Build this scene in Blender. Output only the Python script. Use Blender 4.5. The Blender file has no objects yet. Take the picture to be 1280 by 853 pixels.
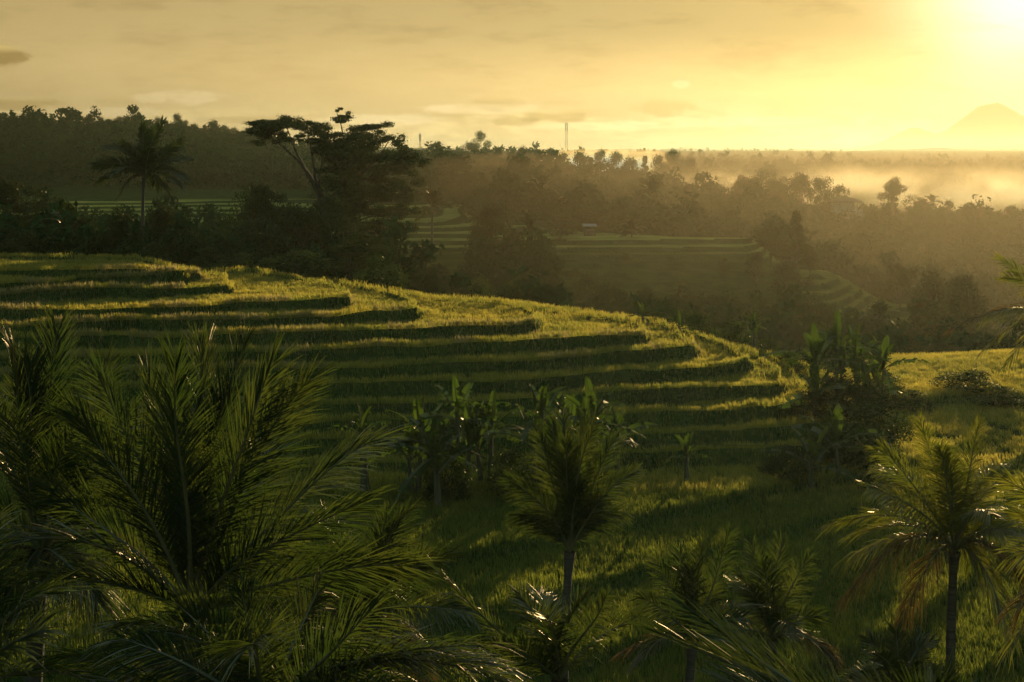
import bpy, math, random
import numpy as np
from mathutils import Vector

F = 1778.0          # focal length in photo pixels (1280 wide)
HY = 187.0          # photo row of the horizon
CZ = 15.0           # camera height above datum
SUN_EL, SUN_AZ = 6.3, 20.0
scene = bpy.context.scene
COL = scene.collection
rnd = random.Random(7)

def P(px, py, D):
    return np.array([(px - 640) / F * D, D, CZ - (py - HY) / F * D])

# ------------------------------------------------------------------ materials
def new_mat(name):
    m = bpy.data.materials.new(name); m.use_nodes = True
    nt = m.node_tree; nt.nodes.clear()
    return m, nt, nt.nodes, nt.links

def noise_col(nt, scale, c1, c2, lo=.35, hi=.65, detail=4, coord='Object', stretch=None):
    N, L = nt.nodes, nt.links
    tc = N.new('ShaderNodeTexCoord')
    n = N.new('ShaderNodeTexNoise'); n.inputs['Scale'].default_value = scale; n.inputs['Detail'].default_value = detail
    src = tc.outputs[coord]
    if stretch:
        mp = N.new('ShaderNodeMapping'); mp.inputs['Scale'].default_value = stretch
        L.new(src, mp.inputs[0]); src = mp.outputs[0]
    L.new(src, n.inputs['Vector'])
    r = N.new('ShaderNodeValToRGB')
    r.color_ramp.elements[0].position = lo; r.color_ramp.elements[1].position = hi
    r.color_ramp.elements[0].color = (*c1, 1); r.color_ramp.elements[1].color = (*c2, 1)
    L.new(n.outputs['Fac'], r.inputs[0])
    return r.outputs[0]

def leaf_mat(name, c1, c2, trans=.5, gloss=.1, rough=.35, scale=1.0, tip=None, tcol=None, objrand=False):
    m, nt, N, L = new_mat(name)
    col = noise_col(nt, scale, c1, c2)
    if tip:
        at = N.new('ShaderNodeAttribute'); at.attribute_name = 'tip'
        mx = N.new('ShaderNodeMix'); mx.data_type = 'RGBA'
        L.new(at.outputs['Fac'], mx.inputs['Factor']); L.new(col, mx.inputs['A']); mx.inputs['B'].default_value = (*tip, 1)
        col = mx.outputs['Result']
    d = N.new('ShaderNodeBsdfDiffuse'); L.new(col, d.inputs['Color'])
    t = N.new('ShaderNodeBsdfTranslucent')
    tm = N.new('ShaderNodeMix'); tm.data_type = 'RGBA'; tm.blend_type = 'MULTIPLY'; tm.inputs['Factor'].default_value = 1
    L.new(col, tm.inputs['A']); tm.inputs['B'].default_value = (*(tcol or (1.5, 1.4, .6)), 1)
    L.new(tm.outputs['Result'], t.inputs['Color'])
    mix = N.new('ShaderNodeMixShader'); mix.inputs[0].default_value = trans
    L.new(d.outputs[0], mix.inputs[1]); L.new(t.outputs[0], mix.inputs[2])
    sh = mix.outputs[0]
    if gloss > 0:
        g = N.new('ShaderNodeBsdfGlossy'); g.inputs['Roughness'].default_value = rough
        g.inputs['Color'].default_value = (1, .86, .62, 1)
        fr = N.new('ShaderNodeLayerWeight'); fr.inputs[0].default_value = .35
        mu = N.new('ShaderNodeMath'); mu.operation = 'MULTIPLY'; mu.inputs[1].default_value = gloss
        L.new(fr.outputs['Fresnel'], mu.inputs[0])
        m2 = N.new('ShaderNodeMixShader'); L.new(mu.outputs[0], m2.inputs[0]); L.new(sh, m2.inputs[1]); L.new(g.outputs[0], m2.inputs[2])
        sh = m2.outputs[0]
    o = N.new('ShaderNodeOutputMaterial'); L.new(sh, o.inputs['Surface'])
    return m

def solid_mat(name, c1, c2, scale=3, rough=.9, metal=0, stretch=None, bump=.3):
    m, nt, N, L = new_mat(name)
    col = noise_col(nt, scale, c1, c2, stretch=stretch)
    b = N.new('ShaderNodeBsdfPrincipled'); L.new(col, b.inputs['Base Color'])
    b.inputs['Roughness'].default_value = rough; b.inputs['Metallic'].default_value = metal
    if bump:
        bw = N.new('ShaderNodeRGBToBW'); L.new(col, bw.inputs[0])
        bp = N.new('ShaderNodeBump'); bp.inputs['Strength'].default_value = bump; bp.inputs['Distance'].default_value = .05
        L.new(bw.outputs[0], bp.inputs['Height']); L.new(bp.outputs[0], b.inputs['Normal'])
    o = N.new('ShaderNodeOutputMaterial'); L.new(b.outputs[0], o.inputs['Surface'])
    return m

M = {}
M['rice'] = leaf_mat('rice', (.055, .12, .038), (.18, .19, .05), .62, 0, .6, .22, tip=(.43, .37, .125), tcol=(2.5, 2.1, 1.0))
M['grass'] = leaf_mat('field_grass', (.03, .075, .025), (.075, .11, .03), .55, 0, .6, .22, tip=(.28, .28, .09), tcol=(2.6, 2.3, .8))
M['weed'] = leaf_mat('weed_plume', (.30, .26, .12), (.46, .38, .20), .6, 0, .6, 2, tcol=(1.2, 1.1, .8))
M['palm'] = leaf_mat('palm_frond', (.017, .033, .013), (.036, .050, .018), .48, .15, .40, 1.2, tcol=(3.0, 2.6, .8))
M['palm_gold'] = leaf_mat('palm_frond_backlit', (.03, .05, .015), (.06, .075, .022), .55, .15, .4, 1.2, tcol=(4.2, 3.2, .8))  # brighter copy of the frond colour, golden backlight put into it
M['palm_dry'] = leaf_mat('palm_frond_dry', (.055, .042, .018), (.10, .07, .028), .5, .08, .4, 1.5, tcol=(1.6, 1.3, .6))
M['palm_far'] = leaf_mat('palm_frond_far', (.022, .042, .014), (.045, .06, .02), .4, .12, .35, .6)
M['rachis'] = solid_mat('frond_rib', (.06, .07, .025), (.12, .10, .04), 4, .45, bump=0)
M['banana'] = leaf_mat('banana_leaf', (.020, .042, .012), (.042, .066, .018), .5, .08, .4, 1.5, tcol=(2.4, 2.3, .7))
M['banana_stem'] = solid_mat('banana_stem', (.05, .06, .025), (.10, .08, .045), 3, .7, stretch=(1, 1, .2))
M['leaf'] = leaf_mat('tree_leaf', (.014, .032, .012), (.034, .055, .017), .2, .02, .4, .5)
M['leaf_brown'] = leaf_mat('tree_leaf_olive', (.022, .034, .013), (.045, .052, .018), .2, .02, .4, .5)
M['bush'] = leaf_mat('bush_leaf', (.022, .045, .013), (.05, .075, .02), .38, .04, .4, .8)
M['forest'] = leaf_mat('forest_leaf', (.014, .042, .015), (.022, .060, .02), .06, 0, .4, .08)
M['bark'] = solid_mat('bark', (.035, .028, .02), (.085, .065, .045), 4, .95, stretch=(1, 1, .15))
M['palm_bark'] = solid_mat('palm_bark', (.04, .034, .026), (.10, .08, .055), 3, .95, stretch=(.3, .3, 5))
M['steel'] = solid_mat('galvanised_steel', (.20, .20, .20), (.30, .29, .28), 3, .6, .6)
M['roof'] = solid_mat('roof_tiles', (.07, .045, .035), (.13, .08, .05), 2, .9)
M['wall'] = solid_mat('plaster_wall', (.30, .26, .2), (.42, .37, .3), 2, .9)
M['tarp'] = solid_mat('pale_sheet', (.16, .15, .13), (.26, .24, .2), 2, .45)
M['mountain'] = solid_mat('mountain_rock', (.05, .06, .05), (.08, .09, .07), .002, 1, bump=0)

def ground_mat():
    m, nt, N, L = new_mat('ground')
    g = noise_col(nt, .35, (.022, .045, .012), (.05, .075, .018), detail=8)
    s = noise_col(nt, 1.3, (.06, .042, .022), (.12, .08, .04), detail=6)
    at = N.new('ShaderNodeAttribute'); at.attribute_name = 'soil'
    n2 = N.new('ShaderNodeTexNoise'); n2.inputs['Scale'].default_value = 1.7; n2.inputs['Detail'].default_value = 6
    tc = N.new('ShaderNodeTexCoord'); L.new(tc.outputs['Object'], n2.inputs['Vector'])
    mu = N.new('ShaderNodeMath'); mu.operation = 'MULTIPLY'; L.new(at.outputs['Fac'], mu.inputs[0]); L.new(n2.outputs['Fac'], mu.inputs[1])
    mx = N.new('ShaderNodeMix'); mx.data_type = 'RGBA'
    L.new(mu.outputs[0], mx.inputs['Factor']); L.new(g, mx.inputs['A']); L.new(s, mx.inputs['B'])
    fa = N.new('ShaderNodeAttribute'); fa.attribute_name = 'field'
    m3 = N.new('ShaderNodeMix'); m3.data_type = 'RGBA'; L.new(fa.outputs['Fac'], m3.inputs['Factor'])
    L.new(mx.outputs['Result'], m3.inputs['A']); L.new(noise_col(nt, .2, (.13, .17, .04), (.27, .27, .07), detail=8), m3.inputs['B'])  # field treads take a brighter, sunlit colour than the risers
    d = N.new('ShaderNodeBsdfDiffuse'); L.new(m3.outputs['Result'], d.inputs['Color'])
    nb = N.new('ShaderNodeTexNoise'); nb.inputs['Scale'].default_value = 2.5; nb.inputs['Detail'].default_value = 8
    L.new(tc.outputs['Object'], nb.inputs['Vector'])
    bp = N.new('ShaderNodeBump'); bp.inputs['Strength'].default_value = .9; bp.inputs['Distance'].default_value = .5
    L.new(nb.outputs['Fac'], bp.inputs['Height']); L.new(bp.outputs[0], d.inputs['Normal'])
    o = N.new('ShaderNodeOutputMaterial'); L.new(d.outputs[0], o.inputs['Surface'])
    return m
M['ground'] = ground_mat()

# ------------------------------------------------------------------ mesh helpers
class MB:
    """collects quads (numpy) with a material slot and an optional per-vertex 'tip' value"""
    def __init__(s): s.V, s.Q, s.mi, s.T, s.n = [], [], [], [], 0
    def add(s, V, Q, mi=0, T=None):
        V = np.asarray(V, dtype=np.float32).reshape(-1, 3); Q = np.asarray(Q, dtype=np.int32).reshape(-1, 4)
        s.V.append(V); s.Q.append(Q + s.n); s.mi.append(np.full(len(Q), mi, np.int32))
        s.T.append(np.zeros(len(V), np.float32) if T is None else np.asarray(T, np.float32)); s.n += len(V)
    def data(s, name, mats, smooth=False, tip=False):
        V = np.concatenate(s.V); Q = np.concatenate(s.Q); mi = np.concatenate(s.mi)
        me = bpy.data.meshes.new(name)
        me.vertices.add(len(V)); me.vertices.foreach_set('co', V.ravel())
        me.loops.add(len(Q) * 4); me.loops.foreach_set('vertex_index', Q.ravel())
        me.polygons.add(len(Q)); me.polygons.foreach_set('loop_start', np.arange(0, len(Q) * 4, 4, dtype=np.int32))
        try: me.polygons.foreach_set('loop_total', np.full(len(Q), 4, np.int32))
        except Exception: pass
        me.polygons.foreach_set('material_index', mi)
        me.polygons.foreach_set('use_smooth', np.full(len(Q), smooth, bool))
        if tip:
            a = me.attributes.new('tip', 'FLOAT', 'POINT'); a.data.foreach_set('value', np.concatenate(s.T))
        me.update(calc_edges=True)
        for m in mats: me.materials.append(m)
        return me
    def build(s, name, mats, parent=None, smooth=False, tip=False):
        if not isinstance(mats, (list, tuple)): mats = [mats]
        o = bpy.data.objects.new(name, s.data(name, mats, smooth, tip)); COL.objects.link(o)
        if parent is not None: o.parent = parent
        return o

def tag(o, label=None, cat=None, group=None, kind=None):
    if label: o['label'] = label
    if cat: o['category'] = cat
    if group: o['group'] = group
    if kind: o['kind'] = kind
    return o

def empty(name, loc, rz=0, s=1):
    o = bpy.data.objects.new(name, None); COL.objects.link(o)
    o.location = [float(v) for v in loc]; o.rotation_euler = (0, 0, rz); o.scale = (s, s, s); o.empty_display_size = .3
    return o

def copy_tree(o, loc, rz=0, s=1, sz=None, label=None, group=None):
    c = o.copy(); COL.objects.link(c); c.location = [float(v) for v in loc]
    c.rotation_euler = (0, 0, rz); c.scale = (s, s, s if sz is None else sz)
    if label: c['label'] = label
    if group: c['group'] = group
    elif 'group' in c and group == '': del c['group']
    for ch in o.children:
        d = ch.copy(); COL.objects.link(d); d.parent = c
    return c

def nrm(v):
    v = np.asarray(v, float); return v / (np.linalg.norm(v, axis=-1, keepdims=True) + 1e-9)

def tube(mb, pts, radii, sides=6, mi=0):
    pts = np.asarray(pts, float); n = len(pts)
    t = nrm(np.gradient(pts, axis=0))
    ref = np.array([0, 0, 1.]) if abs(t[0][2]) < .9 else np.array([1., 0, 0])
    a = nrm(np.cross(t, ref)); b = np.cross(t, a)
    an = np.linspace(0, 2 * math.pi, sides, endpoint=False)
    r = np.asarray(radii, float)[:, None, None]
    V = pts[:, None, :] + r * (a[:, None, :] * np.cos(an)[None, :, None] + b[:, None, :] * np.sin(an)[None, :, None])
    i = np.arange(n - 1)[:, None] * sides; j = np.arange(sides)[None, :]; k = (j + 1) % sides
    Q = np.stack([i + j, i + k, i + sides + k, i + sides + j], -1).reshape(-1, 4)
    mb.add(V.reshape(-1, 3), Q, mi)

def box(mb, lo, hi, mi=0):
    x0, y0, z0 = lo; x1, y1, z1 = hi
    V = [(x0,y0,z0),(x1,y0,z0),(x1,y1,z0),(x0,y1,z0),(x0,y0,z1),(x1,y0,z1),(x1,y1,z1),(x0,y1,z1)]
    mb.add(V, [(0,3,2,1),(4,5,6,7),(0,1,5,4),(1,2,6,5),(2,3,7,6),(3,0,4,7)], mi)

# ------------------------------------------------------------------ terrain
KD = np.array([20,60,100,112,130,150,170,190,210,232,260,300,340,400,460,560,640,800,1200,2500,12000.])
KP = np.array([-300,0,150,300,420,520,640,800,930,1020,1130,1280,1600.])
KZ = np.array([
 [-14.2,-14.2,-11,-10.6,-11.2,-12,-12.3,-12.5,-12.8,-13.1,-12.9,-12.3,-11.8,-11,-7,1,6,4,-8,-14,-16],
 [-14.2,-14.2,-11,-10.6,-11.2,-12,-12.3,-12.5,-12.8,-13.1,-12.9,-12.3,-11.8,-11,-7,1,6,4,-8,-14,-16],
 [-14.2,-14.2,-11.5,-11,-11.6,-12.4,-12.6,-12.8,-13,-13.2,-12.9,-12.3,-11.8,-11,-7,0,5,3,-8,-14,-16],
 [-14.2,-14.2,-13,-12.5,-13,-13.5,-13.5,-13.5,-13.4,-13.3,-13.1,-12.5,-12,-11.5,-9,-4,-1,-2,-9,-14,-16],
 [-14.2,-14.2,-13.5,-14,-15,-16,-16,-15.5,-15,-14.5,-13.2,-12.2,-12,-11.5,-11,-9,-8,-8,-10,-14,-16],
 [-14.2,-14.2,-14,-15,-17,-19,-18,-16.5,-15.5,-14.6,-13,-12.1,-12,-11.5,-11,-10.5,-10.5,-10.5,-11,-14,-16],
 [-14.2,-14.2,-15,-16,-19,-21,-19.7,-17.9,-16,-14.4,-13.8,-14,-14,-14,-14,-12.5,-11.5,-11,-11.5,-14,-16],
 [-14.2,-14.2,-16,-18,-21.5,-22,-20.3,-18.2,-16.2,-14.2,-15.5,-19,-21,-19.5,-19,-16.5,-15,-12,-12,-14,-16],
 [-14.2,-14.2,-16.5,-18.5,-22,-23,-20.7,-18.5,-16.3,-14.3,-17,-22,-23,-20,-21,-19.5,-17.5,-14,-13,-14.5,-16],
 [-14.2,-14.2,-16,-18.5,-22,-22.5,-19.3,-16.6,-17.6,-22,-26,-27.5,-25,-20.5,-23,-22,-19,-15,-14,-14.5,-16],
 [-14.2,-14.2,-15,-17.5,-22,-23.5,-22.5,-20.6,-23,-27,-29,-28.5,-26,-21.5,-25,-23.5,-20,-16,-14,-14.5,-16],
 [-14.2,-14.2,-14.6,-17,-24,-28,-31,-32,-32,-32,-31,-29.5,-27,-23,-27,-25,-21,-17,-14,-14.5,-16],
 [-14.2,-14.2,-14.6,-17,-24,-28,-31,-32,-32,-32,-31,-29.5,-27,-23,-27,-25,-21,-17,-14,-14.5,-16]], float)

def vnoise(x, y, s, seed=0):
    x = np.asarray(x) / s + seed * 17.3; y = np.asarray(y) / s + seed * 9.1
    xi = np.floor(x); yi = np.floor(y); fx = x - xi; fy = y - yi
    fx = fx * fx * (3 - 2 * fx); fy = fy * fy * (3 - 2 * fy)
    h = lambda a, b: np.modf(np.abs(np.sin(a * 127.1 + b * 311.7 + seed) * 43758.5453))[0]
    return (h(xi, yi) * (1 - fx) + h(xi + 1, yi) * fx) * (1 - fy) + (h(xi, yi + 1) * (1 - fx) + h(xi + 1, yi + 1) * fx) * fy

def sstep(a, b, v):
    t = np.clip((v - a) / (b - a), 0, 1); return t * t * (3 - 2 * t)

def base_z(x, y):
    yy = np.maximum(y, 20.); px = 640 + F * x / yy
    ld = np.log(yy); kd = np.log(KD)
    j = np.clip(np.searchsorted(kd, ld) - 1, 0, len(KD) - 2); t = np.clip((ld - kd[j]) / (kd[j + 1] - kd[j]), 0, 1)
    i = np.clip(np.searchsorted(KP, px) - 1, 0, len(KP) - 2); u = np.clip((px - KP[i]) / (KP[i + 1] - KP[i]), 0, 1)
    u = u * u * (3 - 2 * u)
    return (KZ[i, j] * (1 - u) + KZ[i + 1, j] * u) * (1 - t) + (KZ[i, j + 1] * (1 - u) + KZ[i + 1, j + 1] * u) * t

GH = .42   # height of the rice
SKY = np.array([(-400,316),(0,320),(170,321),(200,330),(250,337),(300,338),(380,347),(450,358),(540,371),(640,378),(740,392),(820,402),(900,427),(980,449),(1020,462),(1090,486)], float)
LV = [
 (-8.00, [(-400,338),(0,337),(100,337),(200,338),(236,339),(244,337)]),
 (-8.35, [(-400,357),(0,356),(50,354),(84,349),(98,344),(200,345),(262,342)]),
 (-8.70, [(-400,369),(0,368),(130,360),(200,359),(260,357),(290,355),(297,348)]),
 (-9.17, [(-400,389),(0,387),(150,385),(300,378),(400,374),(440,372),(449,364)]),
 (-9.67, [(-400,409),(0,407),(300,398),(450,391),(500,389),(525,386),(533,378)]),
 (-10.17,[(-400,427),(0,425),(300,418),(400,415),(600,408),(670,403),(684,392)]),
 (-10.67,[(-400,447),(0,446),(300,441),(440,437),(650,427),(760,420),(808,418),(819,409)]),
 (-11.17,[(-400,467),(0,466),(300,462),(500,456),(700,446),(790,439),(870,434),(880,425)]),
 (-11.67,[(-400,488),(0,487),(300,484),(600,476),(800,464),(838,460),(938,451),(949,444)]),
 (-12.17,[(-400,511),(0,509),(300,507),(600,500),(850,487),(908,482),(978,477),(988,466)]),
 (-12.67,[(-400,534),(0,532),(300,530),(700,522),(900,513),(965,508),(1008,500),(1018,486)]),
 (-13.17,[(-400,558),(0,556),(300,555),(700,548),(950,536),(1036,528),(1048,510)]),
 (-13.67,[(-400,584),(0,582),(300,581),(700,575),(950,562),(1060,552),(1078,530)]),
]
def ground(x, y):
    """height (world z), soil mask, mask of field treads coloured as sunlit"""
    x = np.asarray(x, float); y = np.asarray(y, float)
    z = base_z(x, y)
    yy = np.maximum(y, 20.); px = 640 + F * x / yy
    # rice terraces across the middle distance
    reg = sstep(150, 165, yy) * (1 - sstep(335, 350, yy)) * (1 - sstep(1160, 1220, px))
    st = np.where(px < 400, .26, np.where(px < 600, .52, .72))
    wob = (vnoise(x, y, 26, 3) - .5) * .9
    q = z / st + wob; fl = np.floor(q); fr = q - fl
    zq = (fl + sstep(.72, 1.0, fr) - wob) * st
    z = z * (1 - reg) + zq * reg
    flat = 1 - sstep(.6, .75, fr)
    field = reg * flat * (.04 + .96 * sstep(212, 226, np.where(px > 1000, 217, yy))) * np.where((px > 600) & (yy > 262), 0, 1)  # sunlit tone painted on flat treads, nearly left off the shaded slope
    # near fields: low steps running diagonally
    s = y - x + 3.0 * np.sin(x / 9.0) + 1.2 * np.sin(y / 5.0)
    near = (1 - sstep(66, 76, yy))
    for k, th in enumerate([50, 45.6, 41.2, 36.5, 32.5, 28]):
        z = z - near * .42 * (1 - sstep(-.25, .25, s - th))
    # right-hand bank between the two lit fields
    zr = np.where(px > 1040, .55 * sstep(0, .6, y - (79 + .18 * (x - 24) + .8 * np.sin(x / 3))), 0) * sstep(1040, 1090, px) * (1 - sstep(96, 104, yy))
    z = z + zr
    # the terraced hill
    sky = np.interp(px, SKY[:, 0], SKY[:, 1])
    soil = np.zeros_like(z)
    for k, (zl, fr_) in enumerate(LV):
        fr_ = np.array(fr_, float); nose = fr_[-1, 0]
        wobp = (vnoise(px, px * 0 + k, 43, k) - .5) * 2.2 + (vnoise(px, px * 0 + k, 14, k + 5) - .5) * 1.1 + (vnoise(px, px * 0 + k, 5, k + 9) - .5) * .5
        fpy = np.interp(px, fr_[:, 0], fr_[:, 1]) + wobp
        ramp = np.clip((px - nose + 70) / 70, 0, 1) ** 3
        bpy_ = np.maximum(sky, 200) * (1 - ramp) + fpy * ramp
        Df = F * -zl / np.maximum(fpy - HY, 5); Db = F * -zl / np.maximum(bpy_ - HY, 5)
        zt = zl - GH
        sd = np.minimum(np.minimum(y - Df, (Db - y)), (nose - px) / F * yy)
        h = sstep(-.15, .25, sd)
        # treads tip down very slightly toward the valley
        tgt = zt + .05 * vnoise(x, y, 2.5, 2) + (.24 + .18 * sstep(.2, .8, vnoise(x, y, 3.4, k))) * np.exp(-((sd - .4) / .5) ** 2) * (nose - px > 12)
        z = np.where(tgt > z, z + (tgt - z) * h, z)
        soil = np.maximum(soil, np.exp(-((nose - px + 6) / 16) ** 2) * np.exp(-(sd / .9) ** 2) * (k > 1))
    soil = np.maximum(soil, sstep(.62, .8, vnoise(x, y, 6, 9)) * .4 * (yy < 110))
    z = z + .10 * (vnoise(x, y, 1.7, 1) - .5) * (yy < 130) + (vnoise(x, y, 60, 4) - .5) * 3.0 * sstep(380, 500, yy) + ((vnoise(x, y * .5, 420, 6) - .42) * 34 + (vnoise(x, y, 90, 7) - .5) * 7) * sstep(1100, 2400, yy)
    return z + CZ, soil, field * (yy > 140)

def gz(x, y): return float(ground(np.array([x]), np.array([y]))[0][0])

def build_ground():
    u = np.concatenate([np.linspace(-3.2, -.42, 40, endpoint=False), np.linspace(-.42, .42, 860), np.linspace(.43, 3.2, 40)])
    v = np.concatenate([np.linspace(-45, 26, 24, endpoint=False), np.linspace(26, 58, 90, endpoint=False), np.linspace(58, 112, 260, endpoint=False),
                        np.linspace(112, 350, 250, endpoint=False), np.linspace(350, 900, 70, endpoint=False), np.geomspace(900, 14000, 40)])
    U, Vv = np.meshgrid(u, v)
    # the fan's origin sits behind the camera so the near ground is covered
    X = U * (Vv + 42 * np.exp(-np.maximum(Vv, 0) / 60) + 30 * (Vv < 0)); Y = Vv
    z, soil, field = ground(X.ravel(), Y.ravel())
    n, m = len(v), len(u)
    i = np.arange(n - 1)[:, None] * m; j = np.arange(m - 1)[None, :]
    Q = np.stack([i + j, i + j + 1, i + m + j + 1, i + m + j], -1).reshape(-1, 4)
    mb = MB(); mb.add(np.stack([X.ravel(), Y.ravel(), z], -1), Q)
    o = mb.build('ground', M['ground'], smooth=True)
    for nm, arr in (('soil', soil), ('field', field)):
        a = o.data.attributes.new(nm, 'FLOAT', 'POINT'); a.data.foreach_set('value', arr.astype(np.float32))
    tag(o, 'green terraced rice hill, valley floor and far plain', None, None, 'structure')
build_ground()

# ------------------------------------------------------------------ rice
def blades(name, x, y, h, per, spread, wid, mat, seed, tipv=1.0, lean=.35, zoff=0, label=None, cat='grass'):
    g = np.random.default_rng(seed); n = len(x)
    x = np.repeat(x, per) + g.normal(0, spread, n * per); y = np.repeat(y, per) + g.normal(0, spread, n * per)
    h = np.repeat(h, per) * g.uniform(.6, 1.12, n * per)
    z = ground(x, y)[0] - .03 + zoff
    a = g.uniform(0, 2 * math.pi, n * per); l = g.uniform(.1, 1, n * per) * lean * h
    dx, dy = np.cos(a) * l - .06 * h, np.sin(a) * l
    b = g.uniform(0, math.pi, n * per); wx, wy = np.cos(b) * wid, np.sin(b) * wid
    V = np.empty((n * per, 4, 3), np.float32)
    V[:, 0] = np.stack([x, y, z], -1)
    V[:, 1] = np.stack([x + dx * .35 + wx, y + dy * .35 + wy, z + h * .55], -1)
    V[:, 2] = np.stack([x + dx, y + dy, z + h], -1)
    V[:, 3] = np.stack([x + dx * .35 - wx, y + dy * .35 - wy, z + h * .55], -1)
    T = np.tile(np.array([0, .25, 1, .25], np.float32) * tipv, n * per)
    T *= np.repeat(g.uniform(.3, 1, n * per), 4).astype(np.float32)
    mb = MB(); mb.add(V.reshape(-1, 3), np.arange(n * per * 4).reshape(-1, 4), T=T)
    return tag(mb.build(name, mat, tip=True), label, cat, None, 'stuff')

def field_pts(n, y0, y1, seed, m=1.5, pmin=-60, pmax=1340):
    g = np.random.default_rng(seed)
    # density falls with distance so that the cover looks even
    y = y0 + (y1 - y0) * g.random(n) ** 1.0; x = g.uniform(-1, 1, n) * .385 * y1
    px = 640 + F * x / y; k = (px > pmin) & (px < pmax); return x[k], y[k]

x, y = field_pts(100000, 58, 113, 11)
px = 640 + F * x / y
k = (y < np.where(px > 1020, 100, 112)) & (vnoise(x, y, .9, 8) < .86); x, y = x[k], y[k]
n1 = vnoise(x, y, 4, 6)
blades('rice_crop', x, y, .24 + .20 * n1 + .14 * vnoise(x, y, .6, 4), 8, .10, .016, M['rice'], 12, label='tall green rice covering the terraced hill treads and risers')
x, y = field_pts(52000, 26, 60, 13)
blades('field_grass', x, y, .32 + .22 * vnoise(x, y, 3, 6), 9, .08, .011, M['grass'], 14, tipv=.8, label='tall green rice in the lower fields between the palms')
# pale flowering weeds along the terrace edges
g = np.random.default_rng(5); wx_, wy_ = [], []
for zl, fr_ in LV[1:8]:
    fr_ = np.array(fr_, float); n = 1500
    px = g.uniform(-40, fr_[-1, 0], n); py = np.interp(px, fr_[:, 0], fr_[:, 1])
    D = F * -zl / (py - HY) + g.uniform(-.05, 1.2, n)
    k = vnoise(px, px * 0, 30, int(-zl * 3)) > .5
    wx_.append(((px - 640) / F * D)[k]); wy_.append(D[k])
x, y = np.concatenate(wx_), np.concatenate(wy_)
blades('edge_weeds', x, y, np.full(len(x), .5), 3, .08, .018, M['weed'], 21, label='pale flowering weeds along the terrace edges', cat='weeds')

# ------------------------------------------------------------------ palms
def frond_mesh(mb, B, C, T, up, nl, ll, lw, seed, droop=.25, seg=3, twist=0., bare=.16, r0=.03, vee=.35, ang=(66, 20)):
    """pinnate frond: rib along a quadratic curve B-C-T, leaflets on both sides"""
    g = np.random.default_rng(seed)
    B, C, T = map(lambda a: np.asarray(a, float), (B, C, T))
    wv_ = g.normal(0, 1, 3) * np.linalg.norm(T - B) * .035; ph_ = g.uniform(0, 6)
    def cur(t): t = t[:, None]; return (1 - t) ** 2 * B + 2 * t * (1 - t) * C + t * t * T + wv_ * np.sin(t * 5 + ph_) * t
    def tan(t): t = t[:, None]; return nrm(2 * (1 - t) * (C - B) + 2 * t * (T - C))
    t = np.linspace(0, 1, 12); tube(mb, cur(t), r0 * (1.02 - t) ** .8 + .003, 4, 1)
    for sd in (-1, 1):
        t = bare + (1 - bare) * (np.arange(nl) + g.uniform(-.3, .3, nl)) / nl; t = np.clip(t, bare, 1)
        p = cur(t); tg = tan(t)
        side = nrm(np.cross(tg, np.asarray(up, float)[None, :])) ; nn = np.cross(side, tg)
        tw = twist * (t + .2) ; side, nn = side * np.cos(tw)[:, None] + nn * np.sin(tw)[:, None], nn * np.cos(tw)[:, None] - side * np.sin(tw)[:, None]
        tt = (t - bare) / (1 - bare)
        A = np.radians(ang[0] + (ang[1] - ang[0]) * tt + g.normal(0, 5, nl))[:, None]
        d = nrm(side * sd * np.sin(A) + tg * np.cos(A) + nn * (vee + g.normal(0, .12, nl))[:, None] * np.sin(A))
        L_ = ll * (.45 + .55 * sstep(0, .35, tt)) * (1 - .38 * sstep(.55, 1.05, tt)) * g.uniform(.85, 1.1, nl)
        L_ = L_ * np.where(g.random(nl) < .06, .35, 1)
        gap = g.uniform(.2, 1.0); L_ = L_ * np.where(np.abs(tt - gap) < g.uniform(0, .03), .12, 1)
        dr = droop * g.uniform(.5, 1.5, nl)
        wv = nrm(np.cross(d, nn)); ro = g.normal(0, .45, nl)[:, None]
        wv = wv * np.cos(ro) + np.cross(d, wv) * np.sin(ro)
        V = np.empty((nl, seg + 1, 2, 3))
        for s_ in range(seg + 1):
            s = s_ / seg
            c = p + d * (L_ * s)[:, None]; c[:, 2] -= dr * L_ * s * s
            w = lw * (.55 + 1.1 * s if s < .45 else 1.05 * (1.06 - s) / .6)
            V[:, s_, 0] = c + wv * w / 2; V[:, s_, 1] = c - wv * w / 2
        i = np.arange(nl)[:, None] * (seg + 1) * 2; j = np.arange(seg)[None, :] * 2
        Q = np.stack([i + j, i + j + 1, i + j + 3, i + j + 2], -1).reshape(-1, 4)
        mb.add(V.reshape(-1, 3), Q, 0)

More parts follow.
